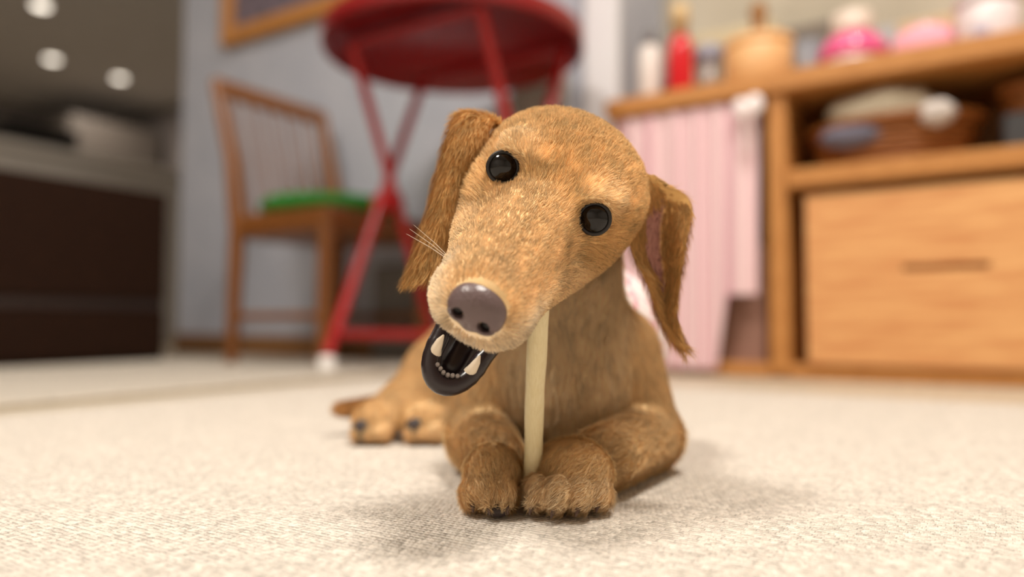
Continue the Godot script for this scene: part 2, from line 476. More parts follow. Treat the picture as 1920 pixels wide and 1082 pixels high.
func build_top_items() -> void:
	var u := depth_on(1220, 1.56) / FPX
	var t := top_item("white_bottle", "white squeeze bottle with a grey foot beside the red bottle", "bottle", 1222, 1.52)
	u = depth_on(1222, 1.52) / FPX
	part("body", lathe([Vector2(0.0, 0.012), Vector2(19 * u, 0.012), Vector2(22 * u, 0.03), Vector2(22 * u, 105 * u), Vector2(16 * u, 122 * u), Vector2(9 * u, 126 * u), Vector2(0.0, 126 * u)], 24), plain(rgb(226, 216, 210), 0.35), t)
	part("foot", lathe([Vector2(0.0, 0.0), Vector2(23 * u, 0.0), Vector2(23 * u, 0.024), Vector2(0.0, 0.024)], 24), plain(rgb(128, 132, 136), 0.4), t)
	part("cap", lathe([Vector2(0.0, 126 * u), Vector2(12 * u, 126 * u), Vector2(11 * u, 150 * u), Vector2(0.0, 152 * u)], 20), plain(rgb(112, 106, 108), 0.4), t)

	t = top_item("red_bottle", "tall red plastic bottle with a beige pump top", "bottle", 1280, 1.51)
	u = depth_on(1280, 1.51) / FPX
	part("body", lathe([Vector2(0.0, 0.0), Vector2(23 * u, 0.0), Vector2(25 * u, 0.008), Vector2(25 * u, 100 * u), Vector2(20 * u, 124 * u), Vector2(10 * u, 134 * u), Vector2(0.0, 134 * u)], 26), plain(rgb(204, 20, 30), 0.25), t)
	part("pump", lathe([Vector2(0.0, 134 * u), Vector2(13 * u, 134 * u), Vector2(13 * u, 150 * u), Vector2(17 * u, 152 * u), Vector2(17 * u, 190 * u), Vector2(0.0, 192 * u)], 20), plain(rgb(206, 176, 130), 0.4), t)
	t = top_item("magenta_jar", "tiny magenta jar tucked between the white and the red bottle", "jar", 1250, 1.555)
	u = depth_on(1250, 1.555) / FPX
	part("body", lathe([Vector2(0.0, 0.0), Vector2(12 * u, 0.0), Vector2(12 * u, 42 * u), Vector2(0.0, 43 * u)], 18), plain(rgb(150, 96, 130), 0.4), t)
	part("lid", lathe([Vector2(0.0, 43 * u), Vector2(13 * u, 43 * u), Vector2(13 * u, 54 * u), Vector2(0.0, 55 * u)], 18), plain(rgb(96, 90, 110), 0.4), t)

	t = top_item("grey_tin", "slim grey tin with a bluish lid between red bottle and wooden canister", "tin", 1334, 1.56)
	u = depth_on(1334, 1.56) / FPX
	part("body", lathe([Vector2(0.0, 0.0), Vector2(24 * u, 0.0), Vector2(24 * u, 78 * u), Vector2(0.0, 79 * u)], 26), plain(rgb(142, 132, 126), 0.4, 0.3), t)
	part("lid", lathe([Vector2(0.0, 79 * u), Vector2(26 * u, 79 * u), Vector2(26 * u, 112 * u), Vector2(20 * u, 116 * u), Vector2(0.0, 117 * u)], 26), plain(rgb(142, 142, 158), 0.4), t)

	t = top_item("wooden_canister", "round pale wooden canister with a brown turned knob", "canister", 1430, 1.56)
	u = depth_on(1430, 1.56) / FPX
	var beech := mottled(rgb(216, 164, 108), rgb(230, 182, 126), 0.03, Vector3(16, 2, 16), 0.5, 31)
	part("body", lathe([Vector2(0.0, 0.0), Vector2(60 * u, 0.0), Vector2(64 * u, 0.005), Vector2(65 * u, 88 * u), Vector2(62 * u, 92 * u), Vector2(0.0, 92 * u)], 36), beech, t)
	part("lid", lathe([Vector2(0.0, 92 * u), Vector2(64 * u, 92 * u), Vector2(66 * u, 96 * u), Vector2(63 * u, 108 * u), Vector2(40 * u, 114 * u), Vector2(0.0, 116 * u)], 36), beech, t)
	part("knob", lathe([Vector2(0.0, 115 * u), Vector2(24 * u, 115 * u), Vector2(15 * u, 130 * u), Vector2(12 * u, 146 * u), Vector2(18 * u, 166 * u), Vector2(10 * u, 184 * u), Vector2(0.0, 188 * u)], 24), plain(rgb(146, 100, 50), 0.45), t)

	t = top_item("grey_cup", "squat blue-grey cup beside the wooden canister", "cup", 1522, 1.56)
	u = depth_on(1522, 1.56) / FPX
	part("body", lathe([Vector2(0.0, 0.0), Vector2(20 * u, 0.0), Vector2(25 * u, 20 * u), Vector2(28 * u, 92 * u), Vector2(25 * u, 92 * u), Vector2(22 * u, 20 * u), Vector2(0.0, 14 * u)], 24), plain(rgb(126, 126, 132), 0.4), t)

	t = top_item("pink_candy_jar", "glossy hot pink jar with a white band and cream lid", "jar", 1608, 1.54)
	u = depth_on(1608, 1.54) / FPX
	part("band", lathe([Vector2(0.0, 0.0), Vector2(52 * u, 0.0), Vector2(58 * u, 8 * u), Vector2(58 * u, 34 * u), Vector2(0.0, 34 * u)], 32), plain(rgb(226, 208, 206), 0.3), t)
	part("body", lathe([Vector2(0.0, 34 * u), Vector2(60 * u, 34 * u), Vector2(62 * u, 48 * u), Vector2(54 * u, 70 * u), Vector2(38 * u, 84 * u), Vector2(0.0, 90 * u)], 32), plain(rgb(226, 96, 146), 0.12), t)
	part("lid", lathe([Vector2(0.0, 84 * u), Vector2(36 * u, 84 * u), Vector2(38 * u, 92 * u), Vector2(36 * u, 126 * u), Vector2(0.0, 130 * u)], 28), plain(rgb(216, 198, 184), 0.4), t)

	t = top_item("black_gadget", "small black box-shaped gadget between the two pink containers", "gadget", 1672, 1.66)
	u = depth_on(1672, 1.60) / FPX
	part("body", box(Vector3(52 * u, 92 * u, 0.05), 0.006, Vector3(0, 46 * u, 0)), plain(rgb(44, 42, 44), 0.4), t)
	part("panel", box(Vector3(44 * u, 40 * u, 0.006), 0.002, Vector3(0, 106 * u, 0.02)), plain(rgb(176, 176, 178), 0.4), t)
	part("bracket", box(Vector3(20 * u, 30 * u, 0.02), 0.002, Vector3(0, 92 * u, 0.008)), plain(rgb(80, 78, 80), 0.4), t)

	t = top_item("pink_pouch", "soft rounded pale pink pouch on the wooden cabinet", "pouch", 1745, 1.53)
	u = depth_on(1745, 1.53) / FPX
	part("body", lathe([Vector2(0.0, 0.0), Vector2(50 * u, 0.0), Vector2(58 * u, 16 * u), Vector2(58 * u, 44 * u), Vector2(48 * u, 66 * u), Vector2(26 * u, 78 * u), Vector2(0.0, 80 * u)], 32, 1.0, 0.7), mottled(rgb(230, 158, 176), rgb(236, 172, 188), 0.05, Vector3(20, 20, 20), 0.85, 33), t)
	part("clasp", tube([Vector3(-22 * u, 78 * u, 0), Vector3(0, 84 * u, 0), Vector3(22 * u, 78 * u, 0)], [0.003], 8), M.chrome, t)

	t = top_item("white_tin", "white round tin with a small lilac mark at the end of the row", "tin", 1868, 1.50)
	u = depth_on(1868, 1.50) / FPX
	part("body", lathe([Vector2(0.0, 0.0), Vector2(52 * u, 0.0), Vector2(54 * u, 5 * u), Vector2(54 * u, 80 * u), Vector2(50 * u, 86 * u), Vector2(0.0, 86 * u)], 32), plain(rgb(230, 216, 218), 0.35), t)
	part("lid", lathe([Vector2(0.0, 86 * u), Vector2(56 * u, 86 * u), Vector2(56 * u, 104 * u), Vector2(50 * u, 108 * u), Vector2(0.0, 108 * u)], 32), plain(rgb(224, 212, 214), 0.35), t)
	part("mark", box(Vector3(26 * u, 22 * u, 0.003), 0.001, Vector3(-12 * u, 24 * u, 53.5 * u)), plain(rgb(176, 166, 186), 0.5), t)

	# boxes stored at the back of the cabinet top
	var bb := part("cardboard_box", box(Vector3(0.19, 0.22, 0.07), 0.004, Vector3(0, 0.11, 0)), plain(rgb(206, 190, 156), 0.8), null, sv(s_on(1385, 1.73), 0.5605, 1.735))
	tag(bb, "plain beige cardboard box standing behind the wooden canister", "box")
	bb = part("grey_folder", box(Vector3(0.12, 0.20, 0.05), 0.004, Vector3(0, 0.10, 0)), plain(rgb(122, 112, 102), 0.8), null, sv(s_on(1535, 1.74), 0.5605, 1.745))
	tag(bb, "taupe file box standing behind the grey cup", "box")
	bb = part("grey_case", box(Vector3(0.09, 0.17, 0.05), 0.004, Vector3(0, 0.085, 0)), plain(rgb(128, 122, 124), 0.8), null, sv(s_on(1222, 1.70), 0.5605, 1.70))
	tag(bb, "dull grey case standing behind the white squeeze bottle", "case")
	bb = part("tan_book_box", box(Vector3(0.16, 0.16, 0.05), 0.004, Vector3(0, 0.08, 0)), plain(rgb(206, 176, 140), 0.8), null, sv(s_on(1775, 1.73), 0.5605, 1.74))
	tag(bb, "light tan box standing behind the pink pouch", "box")

func basket(called: String, label: String, at: Vector3, rx: float, h: float, rows: int) -> Node3D:
	var t := thing(called, label, "basket", at)
	var cane := mottled(rgb(128, 72, 22), rgb(154, 92, 36), 0.05, Vector3(30, 30, 30), 0.6, 41)
	part("basket_wall", lathe([Vector2(0.0, 0.0), Vector2(rx * 0.80, 0.0), Vector2(rx * 0.96, h), Vector2(rx * 0.93, h), Vector2(rx * 0.77, 0.006), Vector2(0.0, 0.006)], 40, 1.0, 0.72), cane, t)
	for k in rows:
		var f := (k + 0.5) / rows
		var pts: Array = []
		for i in 49:
			var a := TAU * i / 48.0
			var r := rx * lerpf(0.80, 0.96, f) + 0.002 * sin(i * PI * 0.5 + k * PI)
			pts.append(Vector3(cos(a) * r, f * h, sin(a) * r * 0.72))
		part("cane_row", tube(pts, [h / rows * 0.52], 6), cane, t)
	var rim: Array = []
	for i in 49:
		var a := TAU * i / 48.0
		rim.append(Vector3(cos(a) * rx, h + 0.002, sin(a) * rx * 0.72))
	part("rim", tube(rim, [0.008], 8), cane, t)
	return t

func lumpy(r: Vector3, sd: int, amount: float, seg := 22) -> ArrayMesh:
	var n := noise(1.6, 3, sd)
	var st := begin()
	st.set_smooth_group(0)
	var pt := func(i: int, j: int) -> Vector3:
		var a := TAU * (i % seg) / seg
		var b := PI * j / 12.0
		var d := Vector3(sin(b) * cos(a), cos(b), sin(b) * sin(a))
		var k := 1.0 + amount * n.get_noise_3d(d.x * 1.5, d.y * 1.5, d.z * 1.5)
		return d * r * k
	for i in seg:
		for j in 12:
			quad(st, pt.call(i, j), pt.call(i + 1, j), pt.call(i + 1, j + 1), pt.call(i, j + 1))
	return done(st)

func build_shelf_items() -> void:
	var by := 0.3705
	var c := sv(-0.142, by, 1.558)
	basket("wicker_basket", "oval brown wicker basket heaped with cloths on the open shelf", c, 0.148, 0.088, 8)
	var cl := part("folded_cloth", lumpy(Vector3(0.090, 0.040, 0.05), 51, 0.3), mottled(rgb(196, 184, 160), rgb(210, 198, 176), 0.05, Vector3(25, 25, 25), 0.9, 52), null, c + Vector3(-0.012, 0.115, 0.045))
	tag(cl, "bunched grey-beige cloth on top of the wicker basket", "cloth")
	cl = part("blue_cloth", lumpy(Vector3(0.060, 0.022, 0.022), 53, 0.3), mottled(rgb(98, 96, 112), rgb(116, 112, 126), 0.05, Vector3(25, 25, 25), 0.9, 54), null, c + Vector3(-0.055, 0.066, 0.088))
	tag(cl, "slate blue cloth poking out of the wicker basket", "cloth")
	cl = part("white_cloth", lumpy(Vector3(0.030, 0.022, 0.025), 55, 0.3), plain(rgb(206, 196, 190), 0.9), null, c + Vector3(0.075, 0.088, 0.088))
	tag(cl, "small white cloth hanging over the rim of the wicker basket", "cloth")
	var db := part("grey_storage_box", box(Vector3(0.120, 0.075, 0.13), 0.006, Vector3(0, 0.0375, 0)), plain(rgb(60, 60, 62), 0.7), null, sv(0.090, by, 1.545))
	tag(db, "charcoal storage box on the shelf under a small basket", "box")
	basket("small_basket", "small brown wicker basket on the charcoal storage box", sv(0.090, by + 0.0755, 1.545), 0.062, 0.05, 5)

func build_wall_things() -> void:
	var bx := part("added_brown_box", box(Vector3(0.20, 0.24, 0.24), 0.008, Vector3(0, 0.12, 0)), plain(rgb(150, 112, 98), 0.85), null, sv(-0.462, 0.005, 1.60))  # added box: its brown lifts the unlit gap below the curtain hem
	tag(bx, "added brown box lightening the dark gap under the pink curtain of the wooden cabinet", "box")
	var v := 1.54
	var t := thing("picture_frame", "wooden picture frame with a dark print high on the lilac wall", "picture", sv(-1.78, 1.32, v))
	for k in [[-0.32, 0.0, 0.05, 0.62], [0.32, 0.0, 0.05, 0.62]]:
		part("frame_side", box(Vector3(k[2], k[3], 0.03), 0.004, Vector3(k[0], k[1], 0.015)), M.oak_up, t)
	for y in [-0.285, 0.285]:
		part("frame_rail", box(Vector3(0.59, 0.05, 0.03), 0.004, Vector3(0, y, 0.015)), M.oak, t)
	part("print", box(Vector3(0.60, 0.53, 0.010), 0.001, Vector3(0, 0, 0.007)), mottled(rgb(92, 86, 96), rgb(132, 116, 128), 0.02, Vector3(2, 2, 2), 0.5, 61), t)
	var g := part("grey_slab", box(Vector3(0.60, 0.262, 0.022), 0.004, Vector3(0, 0.131, 0)), plain(rgb(120, 116, 112), 0.7), null, sv(-1.12, -0.012, 1.512))  # flat slab that fills the vague grey area low on the wall
	tag(g, "low flat grey slab against the wall behind the red table", "board")
	var b := thing("wall_pouch", "grey cloth wall pouch hanging behind the red tabletop", "pouch", sv(s_on(1012, 1.52), 0.60, 1.525))
	part("pocket", lumpy(Vector3(0.085, 0.085, 0.016), 63, 0.15), mottled(rgb(138, 130, 124), rgb(156, 148, 142), 0.05, Vector3(20, 20, 20), 0.9, 64), b, Vector3(0, 0.05, 0.0))
	part("loop", tube([Vector3(-0.05, 0.11, 0), Vector3(0, 0.17, 0), Vector3(0.05, 0.11, 0)], [0.004], 8), plain(rgb(120, 112, 106), 0.8), b)

func build_left_side() -> void:
	# low dark sideboard with two drawers, its front faces +x
	var o := Vector3(-2.03, -0.012, -0.66)
	var t := thing("dark_sideboard", "low dark brown two-drawer sideboard in front of the kitchen", "sideboard", o)
	part("carcass", box(Vector3(0.36, 0.452, 1.0), 0.004, Vector3(0, 0.226, 0)), M.dark_wood, t)
	part("drawer", box(Vector3(0.022, 0.275, 0.985), 0.004, Vector3(0.189, 0.305, 0)), M.dark_wood, t)
	part("drawer", box(Vector3(0.022, 0.118, 0.985), 0.004, Vector3(0.189, 0.078, 0)), M.dark_wood, t)
	part("grip_strip", box(Vector3(0.012, 0.026, 0.985), 0.002, Vector3(0.186, 0.153, 0)), plain(rgb(52, 42, 40), 0.4), t)
	# kitchen counter behind
	var k := thing("kitchen_counter", "off-white kitchen peninsula counter behind the dark sideboard", "counter", sv(-4.6, -0.012, 2.0))
	part("cabinet_body", box(Vector3(0.7, 1.0, 2.6), 0.004, Vector3(0, 0.5, 0)), plain(rgb(206, 200, 194), 0.5), k)
	part("worktop", box(Vector3(0.8, 0.05, 2.7), 0.006, Vector3(0, 1.025, 0)), plain(rgb(214, 208, 202), 0.35), k)
	var a := part("black_appliance", box(Vector3(0.24, 0.115, 0.36), 0.006, Vector3(0, 0.0575, 0)), M.black, null, sv(-4.36, 1.038, 1.95))
	tag(a, "flat black appliance on the kitchen counter", "appliance")
	var f := thing("tall_cupboard", "tall taupe cupboard at the far end of the kitchen", "cupboard", sv(-7.9, -0.012, 4.05))
	part("body", box(Vector3(1.2, 2.1, 0.9), 0.005, Vector3(0, 1.05, 0)), plain(rgb(104, 96, 88), 0.5), f)
	for x in [-0.3, 0.3]:
		var d := part("door", box(Vector3(0.58, 2.0, 0.02), 0.004, Vector3(x, 1.05, 0.46)), plain(rgb(108, 100, 92), 0.5), f)
		part("handle", box(Vector3(0.015, 0.3, 0.02), 0.003, Vector3(-signf(x) * 0.24, 0.0, 0.02) + Vector3(x, 1.05, 0.46)), M.chrome, d)

# ---------------------------------------------------------------- dog: bones joined by a smooth minimum, meshed as surface nets
# all lengths of the dog are centimetres in its own axes: x right, y up, z towards the nose; D is the distance from the viewer
const DOG_D := 48.0
var HR := Vector3(0.87, -0.493, 0.0)      # axes of the tilted head
var HU := Vector3(0.378, 0.667, 0.642)
var HF := Vector3(-0.3165, -0.5585, 0.767)
var HE := Vector3(1.72, 15.65, DOG_D - 35.0)

func at(x: float, y: float, d: float) -> Vector3:
	return Vector3(x, y, DOG_D - d)

func hd(x: float, y: float, z: float) -> Vector3:
	return HE + HR * x + HU * y + HF * z

func seen(px: float, py: float, d: float) -> Vector3:   # a picture column and row at a distance of d centimetres
	return at((px - 960.0) / FPX * d, EYE * 100.0 + d * ((541.0 - py) / FPX + TILT), d)

func lin(r: int, g: int, b: int) -> Color:
	return rgb(r, g, b).srgb_to_linear()

class Bone:
	var round_ := false
	var a: Vector3
	var b: Vector3
	var ra: float
	var rb: float
	var inv: Basis
	var r: Vector3
	var k := 1.0
	var cut := false
	var col: Color
	var flow: Vector3
	var fur := 0.6
	func dist(p: Vector3) -> float:
		if round_:
			var q := inv * (p - a)
			var k0 := (q / r).length()
			var k1 := (q / (r * r)).length()
			return k0 * (k0 - 1.0) / maxf(k1, 1e-5)
		var ab := b - a
		var t := clampf((p - a).dot(ab) / ab.length_squared(), 0.0, 1.0)
		return (p - a - ab * t).length() - lerpf(ra, rb, t)
	func reach() -> AABB:
		var m := k + 0.6
		if round_:
			var g := maxf(r.x, maxf(r.y, r.z)) + m
			var e := Vector3(g, g, g)
			if inv.is_equal_approx(Basis()): e = r + Vector3(m, m, m)
			return AABB(a - e, e * 2.0)
		var ea := Vector3.ONE * (ra + m)
		var eb := Vector3.ONE * (rb + m)
		return AABB(a - ea, ea * 2.0).merge(AABB(b - eb, eb * 2.0))

func oval(a: Vector3, r: Vector3, col := Color.WHITE, flow := Vector3.DOWN, fur := 0.6, k := 1.0, head := false) -> Bone:
	var o := Bone.new()
	o.round_ = true
	o.a = a; o.r = r; o.k = k; o.col = col; o.flow = flow; o.fur = fur
	o.inv = Basis(HR, HU, HF).transposed() if head else Basis()
	return o

func limb(a: Vector3, ra: float, b: Vector3, rb: float, col := Color.WHITE, flow := Vector3.ZERO, fur := 0.6, k := 1.0) -> Bone:
	var o := Bone.new()
	o.a = a; o.b = b; o.ra = ra; o.rb = rb; o.k = k; o.col = col; o.fur = fur
	o.flow = flow if flow != Vector3.ZERO else (b - a).normalized()
	return o

func carve(o: Bone) -> Bone:
	o.cut = true
	return o

func field_at(bones: Array, p: Vector3) -> float:
	var d := 9.0
	for o: Bone in bones:
		var e := o.dist(p)
		if o.cut:
			d = maxf(d, -e)
		else:
			var h := clampf(0.5 + 0.5 * (e - d) / o.k, 0.0, 1.0)
			d = lerpf(e, d, h) - o.k * h * (1.0 - h)
	return d

# returns {v, n, i}
func nets(bones: Array, cell: float) -> Dictionary:
	var bb: AABB = bones[0].reach()
	for o: Bone in bones:
		if not o.cut: bb = bb.merge(o.reach())
	var lo := bb.position - Vector3.ONE * cell * 2.0
	var nx := int(bb.size.x / cell) + 5
	var ny := int(bb.size.y / cell) + 5
	var nz := int(bb.size.z / cell) + 5
	var f := PackedFloat32Array()
	f.resize(nx * ny * nz)
	f.fill(9.0)
	for o: Bone in bones:
		var rb := o.reach()
		var i0 := maxi(0, int((rb.position.x - lo.x) / cell)); var i1 := mini(nx - 1, int((rb.end.x - lo.x) / cell) + 1)
		var j0 := maxi(0, int((rb.position.y - lo.y) / cell)); var j1 := mini(ny - 1, int((rb.end.y - lo.y) / cell) + 1)
		var k0 := maxi(0, int((rb.position.z - lo.z) / cell)); var k1 := mini(nz - 1, int((rb.end.z - lo.z) / cell) + 1)
		var kk := o.k
		for z in range(k0, k1 + 1):
			for y in range(j0, j1 + 1):
				var at_ := (z * ny + y) * nx
				for x in range(i0, i1 + 1):
					var e := o.dist(Vector3(lo.x + x * cell, lo.y + y * cell, lo.z + z * cell))
					var d := f[at_ + x]
					if o.cut:
						f[at_ + x] = maxf(d, -e)
					elif e < d + kk:
						var h := clampf(0.5 + 0.5 * (e - d) / kk, 0.0, 1.0)
						f[at_ + x] = lerpf(e, d, h) - kk * h * (1.0 - h)
	var ids := PackedInt32Array()
	ids.resize(nx * ny * nz)
	ids.fill(-1)
	var V := PackedVector3Array()
	var N := PackedVector3Array()
	var I := PackedInt32Array()
	var sy := nx
	var sz := nx * ny
	var corner := [0, 1, sy, sy + 1, sz, sz + 1, sz + sy, sz + sy + 1]
	var offs := [Vector3(0, 0, 0), Vector3(1, 0, 0), Vector3(0, 1, 0), Vector3(1, 1, 0), Vector3(0, 0, 1), Vector3(1, 0, 1), Vector3(0, 1, 1), Vector3(1, 1, 1)]
	var edges := [[0, 1], [2, 3], [4, 5], [6, 7], [0, 2], [1, 3], [4, 6], [5, 7], [0, 4], [1, 5], [2, 6], [3, 7]]
	var near := cell * 2.6
	for z in range(1, nz - 2):
		for y in range(1, ny - 2):
			var row := (z * ny + y) * nx
			for x in range(1, nx - 2):
				var c := row + x
				var f0 := f[c]
				if f0 > near or f0 < -near: continue
				var inside := 0
				for q in 8:
					if f[c + corner[q]] < 0.0: inside += 1
				if inside == 0 or inside == 8: continue
				var sum := Vector3.ZERO
				var cnt := 0
				for e in edges:
					var fa: float = f[c + corner[e[0]]]
					var fb: float = f[c + corner[e[1]]]
					if (fa < 0.0) != (fb < 0.0):
						sum += (offs[e[0]] as Vector3).lerp(offs[e[1]], fa / (fa - fb))
						cnt += 1
				var p := sum / cnt
				ids[c] = V.size()
				V.append(lo + (Vector3(x, y, z) + p) * cell)
				var gx := lerpf(lerpf(lerpf(f[c + 1] - f[c - 1], f[c + 2] - f[c], p.x), lerpf(f[c + sy + 1] - f[c + sy - 1], f[c + sy + 2] - f[c + sy], p.x), p.y), lerpf(lerpf(f[c + sz + 1] - f[c + sz - 1], f[c + sz + 2] - f[c + sz], p.x), lerpf(f[c + sz + sy + 1] - f[c + sz + sy - 1], f[c + sz + sy + 2] - f[c + sz + sy], p.x), p.y), p.z)
				var gy := lerpf(lerpf(f[c + sy] - f[c - sy], f[c + 2 * sy] - f[c], p.y), lerpf(f[c + sz + sy] - f[c + sz - sy], f[c + sz + 2 * sy] - f[c + sz], p.y), p.z)
				var gz := lerpf(lerpf(f[c + sz] - f[c - sz], f[c + 2 * sz] - f[c], p.z), lerpf(f[c + sy + sz] - f[c + sy - sz], f[c + sy + 2 * sz] - f[c + sy], p.z), p.y)
				N.append(Vector3(gx, gy, gz).normalized())
	for z in range(1, nz - 2):
		for y in range(1, ny - 2):
			var row := (z * ny + y) * nx
			for x in range(1, nx - 2):
				var c := row + x
				var f0 := f[c]
				if ids[c] < 0: continue
				for ax in 3:
					var st: int = [1, sy, sz][ax]
					var f1 := f[c + st]
					if (f0 < 0.0) == (f1 < 0.0): continue
					var u: int = [sy, sz, 1][ax]
					var w: int = [sz, 1, sy][ax]
					var q := [ids[c], ids[c - u], ids[c - u - w], ids[c - w]]
					if q.min() < 0: continue
					if f0 < 0.0:
						I.append_array([q[0], q[3], q[2], q[0], q[2], q[1]])
					else:
						I.append_array([q[0], q[1], q[2], q[0], q[2], q[3]])
	return {"v": V, "n": N, "i": I}

func to_mesh(d: Dictionary) -> ArrayMesh:    # centimetres to metres
	var V := PackedVector3Array()
	V.resize(d.v.size())
	for k in d.v.size(): V[k] = d.v[k] * 0.01
	var arr := []
	arr.resize(Mesh.ARRAY_MAX)
	arr[Mesh.ARRAY_VERTEX] = V
	arr[Mesh.ARRAY_NORMAL] = d.n
	arr[Mesh.ARRAY_INDEX] = d.i
	if d.has("c"): arr[Mesh.ARRAY_COLOR] = d.c
	var m := ArrayMesh.new()
	m.add_surface_from_arrays(Mesh.PRIMITIVE_TRIANGLES, arr)
	return m

func dog_bones() -> Array:
	var gold := lin(248, 206, 142)
	var coat := lin(252, 219, 165)
	var rich := lin(214, 160, 96)
	var light := lin(252, 219, 168)
	var pale := lin(250, 236, 210)
	var breast := lin(253, 226, 182)
	var dn := Vector3(0, -1, 0)
	var b: Array = []
	# trunk
	b.append(oval(at(3.5, 6.8, 50), Vector3(5.5, 5.6, 6.5), coat, dn, 0.8, 1.5))
	b.append(oval(at(3.3, 6.2, 45.8), Vector3(3.5, 4.2, 3.2), breast, dn, 1.2, 1.6))
	b.append(limb(at(3.2, 8.2, 48.0), 4.1, at(2.8, 14.2, 41.8), 3.1, breast, dn, 1.2, 1.8))
	b.append(limb(at(3.6, 7.2, 53), 5.5, at(1.0, 6.8, 62), 4.8, coat, Vector3(0, -0.5, -1), 0.8, 1.5))
	b.append(limb(at(1.0, 6.8, 62), 4.8, at(-3.5, 6.0, 67), 4.4, coat, Vector3(0, -0.5, -1), 0.8, 1.5))
	# fore limbs
	b.append(limb(at(7.1, 7.6, 48.6), 2.5, at(8.6, 2.9, 48.0), 2.0, coat, Vector3.ZERO, 0.8, 1.2))
	b.append(limb(at(-0.6, 8.2, 48.6), 2.6, at(-1.9, 2.9, 47.6), 2.0, coat, Vector3.ZERO, 0.8, 1.2))
	b.append(limb(at(8.7, 2.2, 47.6), 2.1, at(5.1, 2.0, 41.2), 1.75, coat, Vector3.ZERO, 1.1, 0.7))
	b.append(limb(at(-2.0, 2.2, 47.2), 2.1, at(-1.0, 2.0, 41.2), 1.6, coat, Vector3.ZERO, 1.1, 0.7))
	var sx := -0.5
	var fr := Vector3(-0.62, -0.25, 0.8)
	b.append(oval(at(3.7 + sx, 1.8, 38.9), Vector3(2.0, 1.6, 2.5), coat, fr, 0.9, 0.4))
	var fl := Vector3(0.12, -0.25, 1)
	b.append(oval(at(-1.0, 1.65, 39.1), Vector3(1.5, 1.5, 2.4), coat, fl, 0.9, 0.4))
	for t in [[1.75, 1.05, 37.1], [2.75, 1.15, 36.5], [3.85, 1.1, 36.7], [4.85, 0.95, 37.5]]:
		b.append(oval(at(t[0] + sx, t[1], t[2]), Vector3(0.66, 0.95, 1.35), light.lerp(pale, 0.25), fr, 0.8, 0.18))
	for t in [[-2.0, 0.95, 37.5], [-1.2, 1.05, 37.0], [-0.35, 1.0, 37.1]]:
		b.append(oval(at(t[0], t[1], t[2]), Vector3(0.62, 0.9, 1.25), light, fl, 0.8, 0.18))
	# hind quarters, lying on one hip with both feet to the same side
	b.append(oval(at(-5.4, 4.4, 64), Vector3(4.2, 4.3, 5.0), coat, Vector3(-0.4, -1, 0.3), 0.7, 1.5))
	b.append(limb(at(-7.5, 3.6, 61.5), 2.6, at(-10.4, 1.9, 60.2), 1.7, coat, Vector3.ZERO, 0.6, 1.0))
	b.append(limb(at(-4.0, 3.2, 62), 2.1, at(-6.6, 1.8, 60.2), 1.6, coat, Vector3.ZERO, 0.6, 0.8))
	b.append(oval(at(-10.9, 1.65, 59.2), Vector3(1.8, 1.5, 2.0), coat, Vector3(0, -0.4, 1), 0.6, 0.6))
	b.append(oval(at(-6.9, 1.6, 59.2), Vector3(1.55, 1.45, 2.0), coat, Vector3(0, -0.4, 1), 0.6, 0.6))
	for x in [-12.0, -11.2, -10.4, -9.8, -7.9, -7.1, -6.3, -5.7]:
		b.append(oval(at(x, 0.95, 57.8), Vector3(0.5, 0.8, 1.0), light, Vector3(0, -0.4, 1), 0.5, 0.3))
	b.append(limb(at(-6, 4.2, 69), 1.3, at(-10.4, 2.2, 66), 1.0, rich, Vector3.ZERO, 0.9, 0.8))
	b.append(limb(at(-10.4, 2.2, 66), 1.0, at(-14.2, 2.2, 62.5), 0.6, rich, Vector3.ZERO, 0.9, 0.6))
	# head
	b.append(oval(hd(0.35, -0.9, -3.3), Vector3(4.45, 3.5, 4.2), gold, -HF - HU * 0.2, 0.55, 1.2, true))
	for s in [-1.0, 1.0]:
		b.append(oval(hd(s * 2.3, -2.2, -1.9), Vector3(1.9, 2.1, 2.8), gold, -HF - HU * 0.5, 0.85, 1.2, true))
		b.append(oval(hd(s * 2.2, 1.05, -0.75), Vector3(1.1, 0.6, 0.9), light, -HF + HR * s * 0.4, 0.4, 0.9, true))
		b.append(oval(hd(s * 1.1, -3.05, 5.75), Vector3(1.3, 1.25, 1.95), light.lerp(pale, 0.7), -HF - HU * 0.6 + HR * s * 0.5, 0.45, 0.7, true))
		b.append(limb(hd(s * 1.5, -2.9, 4.2), 1.0, hd(s * 2.3, -3.2, 0.2), 1.35, light, -HF - HU * 0.6, 0.5, 0.8))
	b.append(limb(hd(0, -1.55, 1.0), 2.1, hd(0, -2.25, 6.1), 1.65, light.lerp(gold, 0.45), -HF, 0.4, 1.2))
	b.append(oval(hd(0.15, -1.35, 6.0), Vector3(0.55, 0.5, 0.8), lin(186, 156, 130), -HF, 0.3, 0.4, true))
	b.append(oval(hd(0, -3.75, 6.7), Vector3(1.5, 0.5, 0.9), lin(250, 238, 220), -HU - HF * 0.5, 0.4, 0.5, true))
	var jf := (HU * -4.4 + HF * 6.7).normalized()
	var ju := (HU * 6.7 + HF * 4.4).normalized()
	var j0 := hd(0, -3.6, -0.5)
	b.append(limb(j0 - ju * 1.8 + jf * 1.2, 1.5, j0 - ju * 1.4 + jf * 6.7, 0.8, light, -HF - HU * 0.3, 0.4, 0.6))
	return b

